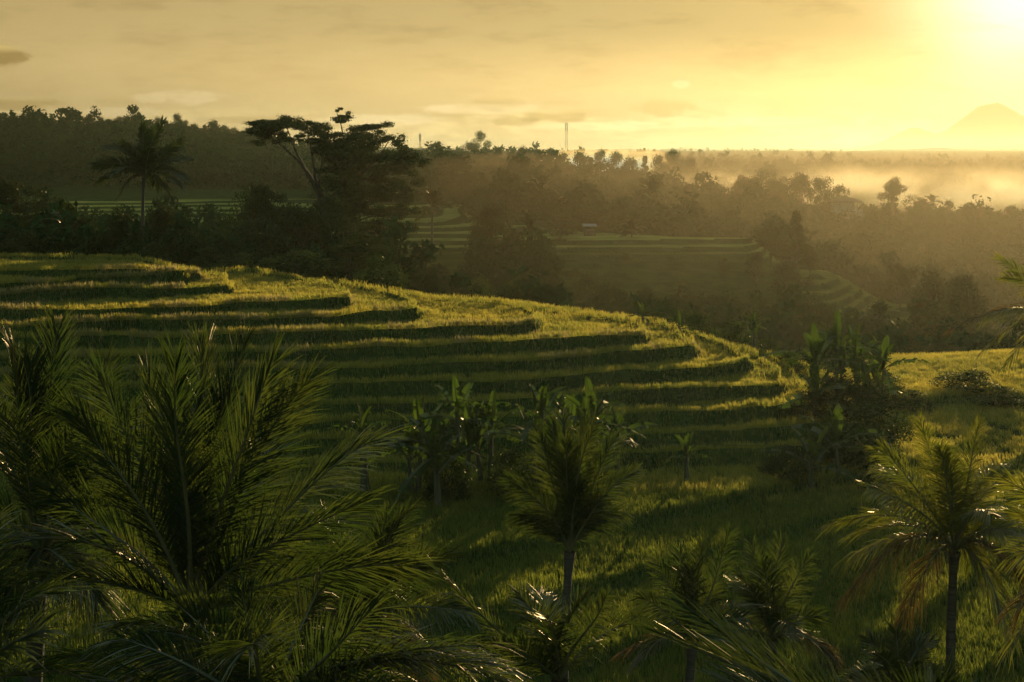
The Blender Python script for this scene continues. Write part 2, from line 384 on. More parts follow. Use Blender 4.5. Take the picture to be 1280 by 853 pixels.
def palm(base, crown, specs, nrand, L, seed, label, nl=58, ll=.85, lw=.045, mat='palm', group=None, trunk_r=.16, up_bias=.3, droop=.3, dry=1, seg=3, name='coconut_palm', cat='palm tree', ang=(66, 20)):
    """base, crown: world points. specs: (tip world point, rise) of fronds placed from the photo."""
    g = random.Random(seed)
    base = np.asarray(base, float); crown = np.asarray(crown, float)
    root = tag(empty(name, base), label, cat, group)
    mb = MB(); n = 16
    t = np.linspace(0, 1, n)[:, None]; c = crown - base
    mid = c * .5 + np.array([-.12, .05, 0]) * np.linalg.norm(c) * .3
    pts = 2 * t * (1 - t) * mid + t * t * c
    pts = pts + np.array([0, 0, -.3]) * (1 - t)
    rad = trunk_r * (1.25 - .55 * t[:, 0]) ; rad[0] *= 1.3; rad[-1] *= 1.5; rad = rad * (1 + .06 * (np.arange(n) % 2))
    tube(mb, pts, rad, 9); mb.build('trunk', M['palm_bark'], root, smooth=True)
    allf = []
    for tip, rise in specs:
        tip = np.asarray(tip, float) - base
        v = tip - c; h = np.array([v[0], v[1], 0]); d = np.linalg.norm(v)
        C_ = c + h * .30 + np.array([0, 0, 1]) * d * rise
        allf.append((tip, C_, ll, None))
    for i in range(nrand):
        az = i * 2.39996 + g.uniform(-.25, .25) + seed; e = math.radians(g.uniform(-35, 80) if i % 3 else g.uniform(35, 82)) + up_bias * .2
        l = L * g.uniform(.8, 1.05)
        ho = np.array([math.cos(az), math.sin(az), 0])
        tip = c + ho * l * math.cos(e) * .95 + np.array([0, 0, 1]) * l * math.sin(e) * .85
        C_ = c + ho * l * .28 * math.cos(e) + np.array([0, 0, 1]) * l * (.34 + .28 * math.sin(e))
        allf.append((tip, C_, ll * g.uniform(.85, 1.05), None))
    for i, (tip, C_, l_, _) in enumerate(allf):
        mb = MB(); v = tip - c; h = nrm(np.array([v[0], v[1], 1e-3]))
        up = nrm(np.array([0, 0, 1.]) - h * (.9 if v[2] > 0 else .2))
        if i < len(specs) and v[2] > 0: up = nrm(up * .5 + np.array([g.uniform(-.5, .5), g.choice((-1, 1, 1)), .1]) * np.clip(v[2] / np.linalg.norm(v) * 1.6, 0, 1.3))
        isdry = (v[2] < 0 and dry > 0)
        if isdry: dry -= 1
        frond_mesh(mb, c, C_, tip, up, nl, l_, lw, seed * 100 + i, droop * (1.6 if v[2] < 0 else .8), seg, g.uniform(-.5, .5), r0=.032 if seg > 2 else .05, ang=ang)
        f = mb.build('frond', [M['palm_dry' if isdry else mat], M['rachis']], root)
        if isdry: f['label'] = 'browning drooping frond'
    return root

def hero(cpx, cpy, D, bpx, specs, nrand, L, seed, label, **kw):
    cr = P(cpx, cpy, D); bx = (bpx - 640) / F * D; by = D + kw.pop('by', 0)
    b = np.array([bx, by, gz(bx, by)])
    return palm(b, cr, [(P(a, b_, D + dd), r) for a, b_, dd, r in specs], nrand, L, seed, label, **kw)

# the big palm in the left foreground
hero(238, 772, 19, 236, [(240,432,.4,.62),(196,470,1.0,.5),(300,438,.8,.5),(345,455,-.5,.5),(388,480,-.2,.45),(468,575,-.5,.42),(130,468,.8,.5),(95,520,-.6,.5),
     (440,640,-1.2,.35),(60,620,.6,.4),(500,720,-.6,.25),(30,720,-1,.28),(440,800,-1.2,.22),(330,560,1.8,.4),(222,450,-1.2,.55),(262,440,1.2,.6)],
     2, 3.6, 1, 'largest coconut palm, dark upright fan of fronds in left foreground', trunk_r=.2, nl=130, ll=1.0, lw=.021, droop=.2, ang=(50, 15))
hero(52, 690, 22, 40, [(72,415,.6,.6),(18,440,0,.5),(130,450,1,.48),(160,520,-.6,.45),(-40,500,.5,.45),(185,600,-.5,.35),(-70,600,0,.3),(150,680,.8,.25),(-60,720,-1,.2),(120,760,-1,.2),(0,800,-1,.2),(95,540,-2,.4),(30,520,2,.5)],
     7, 4.2, 2, 'tall coconut palm at the left edge of the foreground', trunk_r=.17, nl=115, ll=.95, lw=.021, droop=.22, ang=(52, 16))
hero(455, 772, 26, 450, [(484,645,.3,.5),(505,652,.5,.45),(562,680,-.6,.42),(410,655,.5,.4),(540,700,-.8,.35),(385,700,0,.3),(600,770,-1,.22),(530,840,-1.5,.15),(380,790,-1,.2),(430,690,-1,.4)],
     5, 2.6, 3, 'short young palm right of the largest foreground palm', trunk_r=.12, nl=100, ll=.8, lw=.02, droop=.4)
# bottom left/centre sprawling fronds, palm rooted just below the frame
hero(330, 900, 15, 332, [(470,770,-.3,.34),(600,800,-.5,.26),(640,840,-.5,.24),(230,760,.2,.4),(150,800,0,.3),(400,740,1,.4),(560,850,-1.2,.22),(300,745,.6,.5),(60,850,0,.22)],
     4, 2.6, 4, 'low palm whose browning fronds sprawl along the bottom left', trunk_r=.14, nl=110, ll=.8, lw=.019, droop=.4, dry=3)
hero(712, 690, 30, 712, [(672,545,.3,.5),(775,548,.3,.5),(722,560,.6,.6),(705,545,-.5,.6),(792,592,-.2,.45),(645,600,-.2,.45),(770,640,0,.55),(652,650,0,.55),(696,530,.2,.7),(735,528,-.2,.7),(700,520,.9,.6),(740,535,-.9,.6),(757,620,.2,.55),(745,570,.8,.6),(668,640,.3,.5)],
     1, 1.7, 5, 'slender palm with a narrow upright crown in the bottom centre', trunk_r=.115, nl=110, ll=.72, lw=.019, droop=.35, ang=(48, 16), dry=0)
hero(700, 850, 22, 705, [(540,712,-.4,.2),(650,742,.4,.4),(800,760,.5,.3),(620,800,-1,.2),(760,745,-1,.4)],
     3, 1.8, 6, 'low palm at the foot of the slender centre palm, one frond reaching left', trunk_r=.13, nl=84, ll=.6, lw=.022)
hero(1193, 690, 33, 1200, [(1150,532,.3,.5),(1228,528,.4,.52),(1255,590,.6,.4),(1100,560,.5,.42),(1040,655,-.4,.42),(1060,745,-.5,.42),(1085,610,-1,.4),(1130,770,-1,.3),(1290,640,-.4,.4),(1300,740,-.4,.38),(1262,790,-.6,.3),(1175,560,-.8,.5),(1320,690,.5,.35),(1050,700,.8,.3)],
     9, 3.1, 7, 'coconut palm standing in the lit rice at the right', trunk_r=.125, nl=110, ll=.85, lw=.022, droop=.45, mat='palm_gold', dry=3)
hero(866, 800, 29, 862, [(880,682,.3,.5),(915,675,-.3,.42),(800,745,-.3,.34),(850,690,.4,.5),(780,810,-.4,.26),(930,770,-.5,.3),(900,740,.6,.4),(820,700,.3,.4)],
     4, 1.9, 8, 'young palm right of the slender centre palm', trunk_r=.12, nl=80, ll=.6, lw=.024)
hero(965, 800, 31, 966, [(940,682,.2,.55),(975,680,.4,.55),(1010,700,0,.5),(925,720,.2,.45),(1020,770,-.4,.35),(900,790,-.4,.3),(1040,820,-.4,.3),(955,700,-.6,.5)],
     4, 1.9, 9, 'young feathery palm between two lower right palms', trunk_r=.12, nl=80, ll=.66, lw=.024)
hero(1125, 870, 27, 1126, [(1120,790,.2,.5),(1150,800,.3,.5),(1085,800,.2,.45),(1175,840,-.2,.35),(1060,850,-.2,.3)],
     4, 1.4, 10, 'small palm in the grass below the right palm', trunk_r=.1, nl=70, ll=.55, lw=.024)
hero(1150, 960, 11, 1150, [(808,768,-.3,.20),(862,772,.6,.20),(905,845,-.5,.12),(1330,880,-.3,.1)],
     4, .8, 11, 'nearest palm, long glossy frond arching over the bottom right', trunk_r=.12, nl=80, ll=.62, lw=.014, dry=0, droop=.12, ang=(34, 8), mat='palm_far')
hero(1400, 720, 24, 1405, [(1255,600,0,.35),(1262,690,-.2,.3),(1270,760,-.4,.3),(1250,820,-.5,.3),(1300,540,.4,.5),(1268,640,.5,.3)],
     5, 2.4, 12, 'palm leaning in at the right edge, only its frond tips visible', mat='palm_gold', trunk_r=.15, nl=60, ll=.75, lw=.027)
hero(1330, 400, 62, 1340, [(1186,412,-.4,.26),(1235,400,.3,.3),(1250,325,.4,.4),(1255,345,-.3,.4),(1230,440,-.4,.28),(1260,460,0,.3),(1290,310,0,.4)],
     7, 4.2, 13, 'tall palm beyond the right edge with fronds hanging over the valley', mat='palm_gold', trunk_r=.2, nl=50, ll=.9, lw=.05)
hero(-60, 880, 14, -60, [(60,780,0,.4),(20,730,.4,.45),(110,850,-.3,.3),(-20,700,0,.5)],
     3, 2.0, 14, 'low dark palm in the bottom left corner', trunk_r=.12, nl=56, ll=.7, lw=.024)

# mid-distance palms
hero(180, 222, 118, 180, [(200,150,.5,.5),(178,152,-.5,.5),(153,178,.5,.42),(118,205,-.3,.36),(122,228,.3,.36),(240,198,.5,.36),(232,222,-.5,.34),(215,246,-.8,.3),(150,240,-.8,.3),(225,178,.3,.42),(190,160,1.5,.5)],
     12, 4.4, 20, 'tall coconut palm rising from the trees behind the left end of the hill', trunk_r=.15, nl=64, ll=1.15, lw=.09, mat='palm_far', seg=2, dry=0)
far_proto = None
farp = [(541,262,215,22,1.0,'palm standing on the terraces right of the big spreading tree'),
        (678,238,300,46,1.1,'palm above the small lit field in the valley centre'),
        (700,262,280,26,.8,'short palm just right of the palm above the small lit field'),
        (816,244,290,40,1.1,'palm above the left end of the long terrace edge'),
        (662,290,205,24,.9,'dark palm in the valley below the small lit field'),
        (790,290,235,24,.8,'palm rooted just below the terrace edge in the valley'),
        (86,290,122,30,.7,'palm among the bushes left of the tall left palm'),
        (1140,352,200,26,.7,'hazy palm at the tip of the stepped terrace nose'),
        (1100,400,140,30,.6,'palm in front of the stepped nose, right of the grove'),
        (1165,150+105,420,22,.9,'hazy palm on the misty right ridge')]
for i, (px, py, D, hpx, s, lab) in enumerate(farp):
    cr = P(px, py, D); g0 = gz(cr[0], cr[1])
    if far_proto is None:
        far_proto = palm((cr[0], cr[1], g0), cr, [], 22, 3.6, 31, lab, nl=34, ll=1.1, lw=.15, mat='palm_far', seg=2, trunk_r=.18, dry=0)
        ph = cr[2] - g0
    else:
        h = max(cr[2] - g0, 2)
        c = copy_tree(far_proto, (cr[0], cr[1], cr[2] - ph * s), i * 1.3, s, label=lab)

# ------------------------------------------------------------------ banana plants
def banana_leaf(mb, B, d, L, W, seed, curl=.5, torn=.3):
    g = np.random.default_rng(seed); n = 14
    t = np.linspace(0, 1, n); h = nrm(np.array([d[0], d[1], 1e-4]))
    pts = B + np.outer(t * L, d) ; pts = pts + np.outer(t ** 2.2 * L * curl * .5, h) ; pts[:, 2] -= t ** 2.4 * L * curl * .6
    tg = nrm(np.gradient(pts, axis=0)); side = nrm(np.cross(tg, np.array([0, 0, 1.]) + h * -.4)); nn = np.cross(side, tg)
    tube(mb, pts, .03 * (1.05 - t) + .004, 4, 1)
    w = W * .5 * np.sin(np.clip((t - .13) / .87, 0, 1) * math.pi) ** .55 * (1 - .3 * t)
    tw = g.uniform(-.6, .6)
    side = side * math.cos(tw) + nn * math.sin(tw)
    for sd in (-1, 1):
        for i in range(1, n - 1):
            dr = g.random() < torn
            up_ = nn[i] * (.28 if not dr else -.5)
            a, b = pts[i], pts[i + 1]
            e0 = a + (side[i] * sd + up_) * w[i] + tg[i] * w[i] * .25; e1 = b + (side[i + 1] * sd + up_) * w[i + 1] * (.92 if dr else 1) + tg[i + 1] * w[i + 1] * .25
            if dr: e1 = e1 - tg[i] * .05 - np.array([0, 0, .06])
            mb.add([a, b, e1, e0], [(0, 1, 2, 3)])

def banana(base, h, seed, label, group, tips=None, n=8, L=2.0, name='banana_plant'):
    g = random.Random(seed)
    root = tag(empty(name, base), label, 'banana plant', group)
    for k in range(2 if h > 2 else 1):
        mb = MB(); ox = g.uniform(-.35, .35) * k
        hh = h * (1 - .35 * k); t = np.linspace(0, 1, 6)[:, None]
        pts = np.array([[ox, ox * .5, -.2]]) + t * np.array([[g.uniform(-.2, .2), g.uniform(-.1, .1), hh + .2]])
        tube(mb, pts, .13 * (1.1 - .55 * t[:, 0]), 8); mb.build('stem', M['banana_stem'], root, smooth=True)
        c = pts[-1]
        for i in range(n if k == 0 else n - 4):
            az = i * 2.4 + g.uniform(-.3, .3) + seed; e = math.radians([86, 78, 72, 62, 50, 38, 22, 10, 0][min(i, 8)] + g.uniform(-5, 5))
            d = np.array([math.cos(az) * math.cos(e), math.sin(az) * math.cos(e), math.sin(e)])
            mb = MB(); banana_leaf(mb, c, d, L * g.uniform(.8, 1.1) * (1 if i < 6 else .85), .46 * L / 2, seed * 31 + i * 7 + k, .15 + .12 * i, .12 + .06 * i)
            mb.build('leaf', [M['banana'], M['banana_stem']], root)
    return root

bn = [(522,552,58,'banana plant with two spread leaves, left of the centre row'),
      (455,545,58,'lone narrow banana plant at the left end of the centre row'),
      (577,528,59,'tallest leafed banana plant in the middle of the centre row'),
      (612,545,60,'banana plant with torn leaves right of the tallest in the centre row'),
      (676,528,58,'banana plant behind the left side of the slender palm crown'),
      (712,540,61,'banana plant directly behind the slender palm crown'),
      (742,530,59,'banana plant behind the right side of the slender palm crown'),
      (772,556,61,'banana plant with arching leaves at the right end of the centre row'),
      (548,572,56,'short banana plant low in the centre row')]
for i, (px, py, D, lab) in enumerate(bn):
    p = P(px, py, D); z0 = gz(p[0], p[1])
    banana((p[0], p[1], z0), max(p[2] - z0, .8), 40 + i, lab, 'banana plants in front of the terraced hill', n=8 if i % 2 else 9, L=2.2 if i != 1 else 1.6)
bn2 = [(805,400,92,'banana plant with two broad leaves on the hill crest'),
       (848,412,90,'small pale banana plant right of the two-leaved one on the crest'),
       (942,408,90,'banana plant behind the crest above the last terraces'),
       (1020,452,74,'banana plant at the left side of the right grove'),
       (1045,440,76,'tallest upright banana plant in the right grove'),
       (1070,455,75,'broad leaved banana plant in the middle of the right grove'),
       (1100,462,77,'banana plant at the right side of the right grove'),
       (1022,500,70,'short banana plant low at the left of the right grove'),
       (1050,560,62,'drooping banana plant below the right grove'),
       (1015,585,60,'dim banana plant at the shaded foot of the hill'),
       (858,572,60,'thin pale banana plant alone in the shaded field'),
       (1085,500,72,'banana plant low in front of the right grove')]
for i, (px, py, D, lab) in enumerate(bn2):
    p = P(px, py, D); z0 = gz(p[0], p[1])
    banana((p[0], p[1], z0), max(p[2] - z0, .7), 70 + i, lab, 'banana plants around the right end of the hill', n=8, L=2.4 if i not in (0, 1, 2, 10) else 1.25)

# ------------------------------------------------------------------ trees
def leaves(mb, cl, n, size, g, mi=0, shell=.55, flat=0.):
    """leaf-sized quads scattered through ellipsoid clumps (cx,cy,cz,rx,ry,rz)"""
    cl = np.asarray(cl, float); vol = (cl[:, 3] * cl[:, 4] + cl[:, 3] * cl[:, 5]); pr = vol / vol.sum()
    idx = g.choice(len(cl), n, p=pr); c = cl[idx]
    d = nrm(g.normal(0, 1, (n, 3))); r = shell + (1 - shell) * g.random(n) ** .5; r *= np.clip(g.normal(1, .2, n), .3, 1.7)
    p = c[:, :3] + d * c[:, 3:] * r[:, None]
    nn = nrm(d + g.normal(0, .8, (n, 3)) + np.array([0, 0, flat])); a = nrm(np.cross(nn, g.normal(0, 1, (n, 3)))); b = np.cross(nn, a)
    s = size * g.uniform(.5, 1.3, n)[:, None]
    V = np.stack([p - a * s, p + b * s * .45, p + a * s, p - b * s * .45], 1)
    mb.add(V.reshape(-1, 3), np.arange(n * 4).reshape(-1, 4), mi)

def clumps_round(g, h, w, n=22, low=.25):
    out = []
    for i in range(n):
        t = g.uniform(low, .95); R = w * .5 * math.sin(min(1, (t - low) / (1 - low) * .85 + .2) * math.pi) ** .6
        az = g.uniform(0, 6.28); rr = R * g.uniform(.35, .85); s = w * g.uniform(.12, .22)
        out.append((math.cos(az) * rr, math.sin(az) * rr, h * t, s, s, s * g.uniform(.6, .9)))
    return out
def clumps_tall(g, h, w, n=16):
    out = []
    for i in range(n):
        t = .3 + .68 * i / n; R = w * .5 * (1.15 - t) ; az = g.uniform(0, 6.28); s = w * g.uniform(.13, .22)
        out.append((math.cos(az) * R * g.uniform(.2, .8), math.sin(az) * R * g.uniform(.2, .8), h * t, s, s, s * .6))
    return out
def clumps_umbrella(g, h, w, n=16):
    out = []
    for i in range(n):
        az = g.uniform(0, 6.28); rr = w * .5 * g.uniform(.1, .85); s = w * g.uniform(.12, .2)
        out.append((math.cos(az) * rr, math.sin(az) * rr, h * (.95 - .35 * (rr / w * 2) ** 2 - g.uniform(0, .28)), s, s, s * .38))
    return out

def tree(loc, h, w, kind, seed, label, group=None, nleaf=3500, size=.2, mat='leaf', name='broadleaf_tree', cat='tree', cl=None):
    g = np.random.default_rng(seed)
    cl = cl or {'round': clumps_round, 'tall': clumps_tall, 'umbrella': clumps_umbrella, 'bush': lambda g, h, w: clumps_round(g, h, w, 16, .12)}[kind](g, h, w)
    root = tag(empty(name, loc), label, cat, group)
    mb = MB(); zt = h * (.45 if kind != 'tall' else .9); n = 7; t = np.linspace(0, 1, n)[:, None]
    pts = t * np.array([[g.uniform(-.06, .06) * h, g.uniform(-.06, .06) * h, zt]]) + np.array([[0, 0, -.4]]) * (1 - t)
    r0 = max(.05, h * .018); tube(mb, pts, r0 * (1.3 - .8 * t[:, 0]), 7)
    for c in cl[::2] if kind != 'umbrella' else cl:
        s = pts[min(n - 1, max(2, int(n * min(.95, c[2] / h * .7))))]; e = np.array(c[:3]); m_ = (s + e) / 2 + np.array([0, 0, -.06 * h])
        tt = np.linspace(0, 1, 5)[:, None]; q = (1 - tt) ** 2 * s + 2 * tt * (1 - tt) * m_ + tt ** 2 * e
        tube(mb, q, r0 * .45 * (1.05 - .8 * tt[:, 0]), 5)
    mb.build('trunk', M['bark'], root, smooth=True)
    mb = MB(); leaves(mb, cl, nleaf, size, g, flat=.4 if kind == 'umbrella' else 0)
    mb.build('crown', M[mat], root)
    return root

# the big spreading tree, branches and foliage pads placed from the photo
D0 = 142
pads = [(332,157,20,8),(356,151,18,7),(328,168,14,6),(383,157,16,8),(404,163,18,8),(424,150,12,5),(433,143,8,4),(421,137,6,3),(443,165,22,9),(470,160,18,7),(486,174,14,7),
        (456,181,24,9),(428,187,22,9),(402,187,14,7),(500,195,19,8),(520,201,14,7),(488,207,20,8),(456,206,24,9),(440,214,22,10),(482,222,18,8),(506,214,12,6),(350,174,12,5),(368,171,12,6),
        (470,240,22,9),(440,240,26,11),(344,163,14,6),(395,175,12,5),(498,232,14,6),(465,195,22,8),(415,180,18,8),(440,200,24,8),(475,240,24,9),(415,225,18,9),(430,262,24,12),(400,285,26,14),(450,290,30,14),(480,285,22,12),(420,310,30,16),(512,262,10,5),(488,262,18,8),(460,262,20,8),(416,202,12,6)]
bx = (408 - 640) / F * D0; b0 = np.array([bx, D0, gz(bx, D0)])
root = tag(empty('spreading_tree', b0), 'big spreading tree with layered flat foliage pads behind the hill', 'tree')
mb = MB()
def limb(pp, r0, r1):
    pts = np.array([P(a, b, D0 + c) - b0 for a, b, c in pp]); t = np.linspace(0, 1, len(pts)); tube(mb, pts, (r0 + (r1 - r0) * t) * (1 + .05 * np.sin(9 * t)), 7)
limb([(408,345,0),(406,300,0),(404,262,0),(400,240,0),(393,228,0)], .42, .28)
limb([(402,250,0),(388,222,-1),(372,200,-1),(352,182,-1.5),(335,165,-2)], .24, .05)
limb([(394,230,0),(378,205,1),(368,185,1),(358,158,1)], .16, .04)
limb([(396,235,0),(392,205,1),(388,180,1),(384,160,1)], .16, .04)
limb([(398,238,0),(402,210,-1),(405,185,-1),(404,168,-1)], .16, .04)
limb([(404,262,0),(425,235,1),(440,205,1),(445,180,1),(440,160,1)], .24, .05)
limb([(440,205,1),(430,175,1),(426,155,1),(420,138,1)], .1, .03)
limb([(425,235,1),(455,215,-1),(478,190,-2),(486,176,-2)], .16, .04)
limb([(430,230,1),(468,222,0),(498,205,1),(520,202,1)], .14, .04)
limb([(405,275,0),(435,262,-1),(465,250,-2),(498,236,-2)], .14, .04)
limb([(420,240,1),(452,182,3),(470,162,3)], .12, .03)
limb([(405,285,0),(450,275,1),(488,264,2),(512,262,2)], .12, .03)
mb.build('trunk', M['bark'], root, smooth=True)
g = np.random.default_rng(3); cl = []
for (a, b, rx, ry) in pads:
    k_ = 3 if rx > 13 else 2
    for j in range(k_ + 4):
        p = P(a + g.uniform(-.9, .9) * rx, b + g.uniform(-.7, .9) * ry, D0 + g.uniform(-4, 4)) - b0; s = D0 / F
        q_ = g.uniform(.4, .75); cl.append((p[0], p[1], p[2], rx * s * q_, rx * s * .8, ry * s * g.uniform(.35, .65)))
for _ in range(70):
    a, b = g.uniform(395, 525), g.uniform(150, 290)
    if b < 150 + abs(a - 440) * .35: continue
    p = P(a, b, D0 + g.uniform(-5, 5)) - b0; cl.append((p[0], p[1], p[2], g.uniform(.4, 1.1), .9, g.uniform(.25, .6)))
for _ in range(26):
    a, b = g.uniform(318, 410), g.uniform(148, 180)
    if b < 148 + abs(a - 375) * .12: continue
    p = P(a, b, D0 + g.uniform(-4, 4)) - b0; cl.append((p[0], p[1], p[2], g.uniform(.3, .8), .7, g.uniform(.15, .4)))
mb = MB(); leaves(mb, cl, 110000, .12, g, flat=.4, shell=.2); mb.build('crown', M['leaf'], root)

protos = {}
def plant(kind, px, top, D, wpx, label=None, group=None, mat=None, name=None, key=None, rz=None, hmul=1.0):
    """a tree whose crown top stands at photo row `top`"""
    tp = P(px, top, D); z0 = gz(tp[0], tp[1]); h = max(1.2, tp[2] - z0) ; w = wpx / F * D
    key = key or kind
    H0, W0 = {'round': (9, 8), 'round2': (9, 8), 'tall': (12, 5), 'umbrella': (10, 11), 'bush': (4, 5), 'airy': (9, 8)}[kind]
    if key not in protos:
        nm = name or {'bush': 'bush', 'tall': 'tall_tree', 'umbrella': 'umbrella_tree', 'airy': 'airy_tree'}.get(kind, 'broadleaf_tree')
        kk = {'round2': 'round', 'airy': 'round'}.get(kind, kind)
        protos[key] = tree((tp[0], tp[1], z0), H0, W0, kk, 200 + len(protos), label, group, 5200 if kind != 'airy' else 1700, .2 if kind != 'bush' else .13,
                           mat or ('bush' if kind == 'bush' else 'leaf_brown' if kind in ('umbrella', 'round2') else 'leaf'), nm, 'bush' if kind == 'bush' else 'tree')
        protos[key].scale = (w / W0, w / W0, h / H0); return protos[key]
    w = max(w, (.62 if 'tall' not in kind else .3) * h)
    c = copy_tree(protos[key], (tp[0], tp[1], z0), rnd.uniform(0, 6.28) if rz is None else rz, w / W0, h / H0, label, group)
    if group is None and 'group' in c: del c['group']
    return c

mid = [
 ('umbrella',20,222,138,110,'umbrella tree at the left edge above the bushes'),
 ('round',8,285,118,60,'rounded tree in the left edge corner behind the hill'),
 ('bush',30,290,116,60,'dense bush at the far left end of the hill crest'),
 ('round',60,262,128,80,'dark tree left of the tall left palm among the bushes'),
 ('round2',100,275,124,60,'olive tree between the left bushes and the tall left palm'),
 ('round',148,262,120,48,'compact rounded tree immediately left of the tall left palm trunk'),
 ('round2',205,262,126,50,'olive tree immediately right of the tall left palm trunk'),
 ('bush',190,305,114,60,'low bush at the foot of the tall left palm'),
 ('round',238,292,122,56,'low dark tree left of the big spreading tree'),
 ('bush',265,310,116,60,'wide bush left of the big spreading tree'),
 ('airy',308,232,134,66,'thin crowned tree touching the left side of the big spreading tree'),
 ('umbrella',335,228,128,80,'umbrella tree in front of the lower left of the big spreading tree'),
 ('round',318,275,124,90,'dense tree under the thin crowned tree'),
 ('round2',370,262,126,90,'broad olive tree in front of the big spreading tree trunk'),
 ('round',412,250,132,90,'dense tree hiding the foot of the big spreading tree'),
 ('round',452,285,124,80,'dark tree at the right foot of the big spreading tree'),
 ('round2',440,305,114,90,'low olive tree on the crest below the big spreading tree'),
 ('bush',475,322,110,70,'bush at the right end of the dark tree mass on the crest'),
 ('bush',370,315,113,100,'wide bush on the crest below the big spreading tree'),
 ('bush',300,318,113,80,'bush on the crest right of the wide left one'),
 ('round',500,318,150,46,'tree on the slope right of the dark tree mass'),
 ('round2',620,258,205,70,'rounded tree at the valley centre between the two lit fields'),
 ('round',598,280,200,36,'smaller tree left of the rounded valley centre tree'),
 ('bush',600,352,135,60,'olive shrub behind the hill crest in the centre'),
 ('bush',645,358,132,60,'right hand olive shrub behind the hill crest in the centre'),
 ('round',740,262,250,70,'hazy broad tree right of the small lit field'),
 ('round2',700,275,230,60,'hazy tree below the small lit field'),
 ('tall',995,262,205,30,'tall narrow tree at the right end of the long terrace edge'),
 ('round',1012,308,190,26,'narrow rounded tree at the head of the stepped nose'),
 ('round2',985,330,180,60,'shaded tree below the tall narrow tree'),
 ('round',1020,375,150,70,'olive tree on the slope in front of the stepped nose'),
 ('round',1050,405,130,70,'dark tree in the gully before the stepped nose'),
 ('umbrella',1125,325,185,30,'thin tree at the tip of the stepped nose'),
 ('round',1165,345,165,60,'hazy rounded tree mass left part, right of the nose'),
 ('round2',1205,350,160,70,'hazy rounded tree mass right part, right of the nose'),
 ('round',1185,395,140,110,'dark broad tree below the hazy tree mass'),
 ('round2',1120,420,125,90,'dark tree behind the right grove'),
 ('round',1245,420,118,80,'dark tree under the overhanging right fronds'),
 ('round',1180,430,112,70,'low tree behind the upper right lit field'),
 ('airy',920,278,245,18,'small tree standing on the long terrace edge'),
 ('bush',880,288,236,14,'tiny bush on the long terrace edge'),
 ('bush',872,392,98,60,'flowering shrub behind the crest, left of the crest banana'),
 ('bush',915,405,94,60,'shrub behind the crest, right of the crest banana'),
 ('bush',962,425,90,50,'shrub at the right end of the crest'),
 ('bush',985,440,84,50,'leafy shrub where the crest meets the right grove'),
 ('bush',720,334,196,16,'small bush at the left of the shaded terrace slope'),
 ('bush',852,348,184,18,'small bush low on the shaded terrace slope'),
 ('bush',782,316,210,14,'tiny bush high on the shaded terrace slope'),
 ('bush',905,322,200,18,'small bush at the right of the shaded terrace slope'),
 ('round',735,345,176,40,'low tree at the lower left of the shaded terrace slope'),
 ('round2',945,318,192,34,'low tree at the right edge of the shaded terrace slope'),
 ('airy',832,375,96,50,'twiggy shrub beside the two leaved crest banana'),
 ('round',1048,470,72,80,'dense tree at the heart of the right grove'),
 ('bush',1090,505,68,90,'bush at the right foot of the right grove'),
 ('bush',1030,530,66,70,'shaded bush at the left foot of the right grove'),
 ('bush',1210,468,82,80,'spiky dark shrub on the bank between the two lit fields'),
 ('bush',1255,492,79,70,'low shrub on the bank at the right edge'),
 ('bush',1140,492,79,60,'low shrub at the left end of the bank'),
 ('bush',560,560,57,70,'shaded shrub among the centre banana plants'),
 ('bush',640,565,58,80,'wide shaded shrub between the centre banana plants'),
 ('bush',730,575,58,80,'shaded shrub behind the slender palm'),
 ('bush',1010,445,104,80,'shrub in the dip behind the right grove'),
 ('round',1075,478,70,90,'leafy tree in the right half of the right grove'),
 ('round2',1018,490,70,80,'olive tree in the left half of the right grove'),
 ('bush',1062,530,64,100,'wide bush at the front of the right grove'),
 ('bush',1105,470,80,60,'shrub at the back right of the right grove'),
 ('bush',985,560,61,70,'shaded shrub left of the right grove foot'),
 ('bush',1110,560,60,80,'dark shrub between the right grove and the right palm'),
]
for i, (kd, px, top, D, w, lab) in enumerate(mid):
    plant(kd, px, top, D, w, lab, mat='leaf_brown' if (px > 560 and kd == 'round') else None, key=kd + ('b' if px > 560 else ''))

# skyline trees one can tell apart, row by row
def skyline(pts, D, wpx, label, group, kinds=('round', 'round2', 'tall', 'round'), jD=.06):
    for i, (px, top) in enumerate(pts):
        k_ = kinds[i % len(kinds)]
        plant(k_, px, top, D * (1 + rnd.uniform(-jD, jD)), wpx * rnd.uniform(.8, 1.25) * (.6 if k_ == 'tall' else 1), label, group, key=k_ + 'f', name=None)
lx = [(x_, t_) for x_, t_ in zip(range(-8, 330, 12), [146,143,146,150,145,141,146,148,144,150,143,147,150,146,152,145,152,147,150,144,152,155,156,152,158,160,163,162,165])]
skyline(lx, 620, 22, 'dark tree on the crest of the wooded left ridge', 'trees along the left ridge crest')
cx = [(496,190),(512,186),(530,190),(548,185),(562,190),(586,178),(604,188),(622,186),(640,190),(655,184),(672,186),(690,190),(705,193),(722,190),(738,196),(752,190),(770,192),(788,197),(806,194),(824,196),(842,190),(862,197)]
skyline(cx, 500, 22, 'hazy tree on the centre ridge against the far plain', 'trees along the centre ridge crest')
rx_ = [(860,232),(878,226),(896,232),(912,236),(926,217),(944,224),(958,208),(972,226),(990,216),(1002,214),(1022,225),(1034,218),(1052,232),(1140,240),(1152,246),(1185,252),(1205,262),(1225,258),(1245,262),(1265,256),(1282,262)]
skyline(rx_, 395, 24, 'misty tree along the right ridge crest', 'trees along the misty right ridge', ('round', 'airy', 'round2', 'airy', 'umbrella'), .02)
plant('umbrella', 1116, 220, 392, 24, 'tall layered tree standing alone right of the ridge pavilion', key='umbrellaf', name='umbrella_tree')
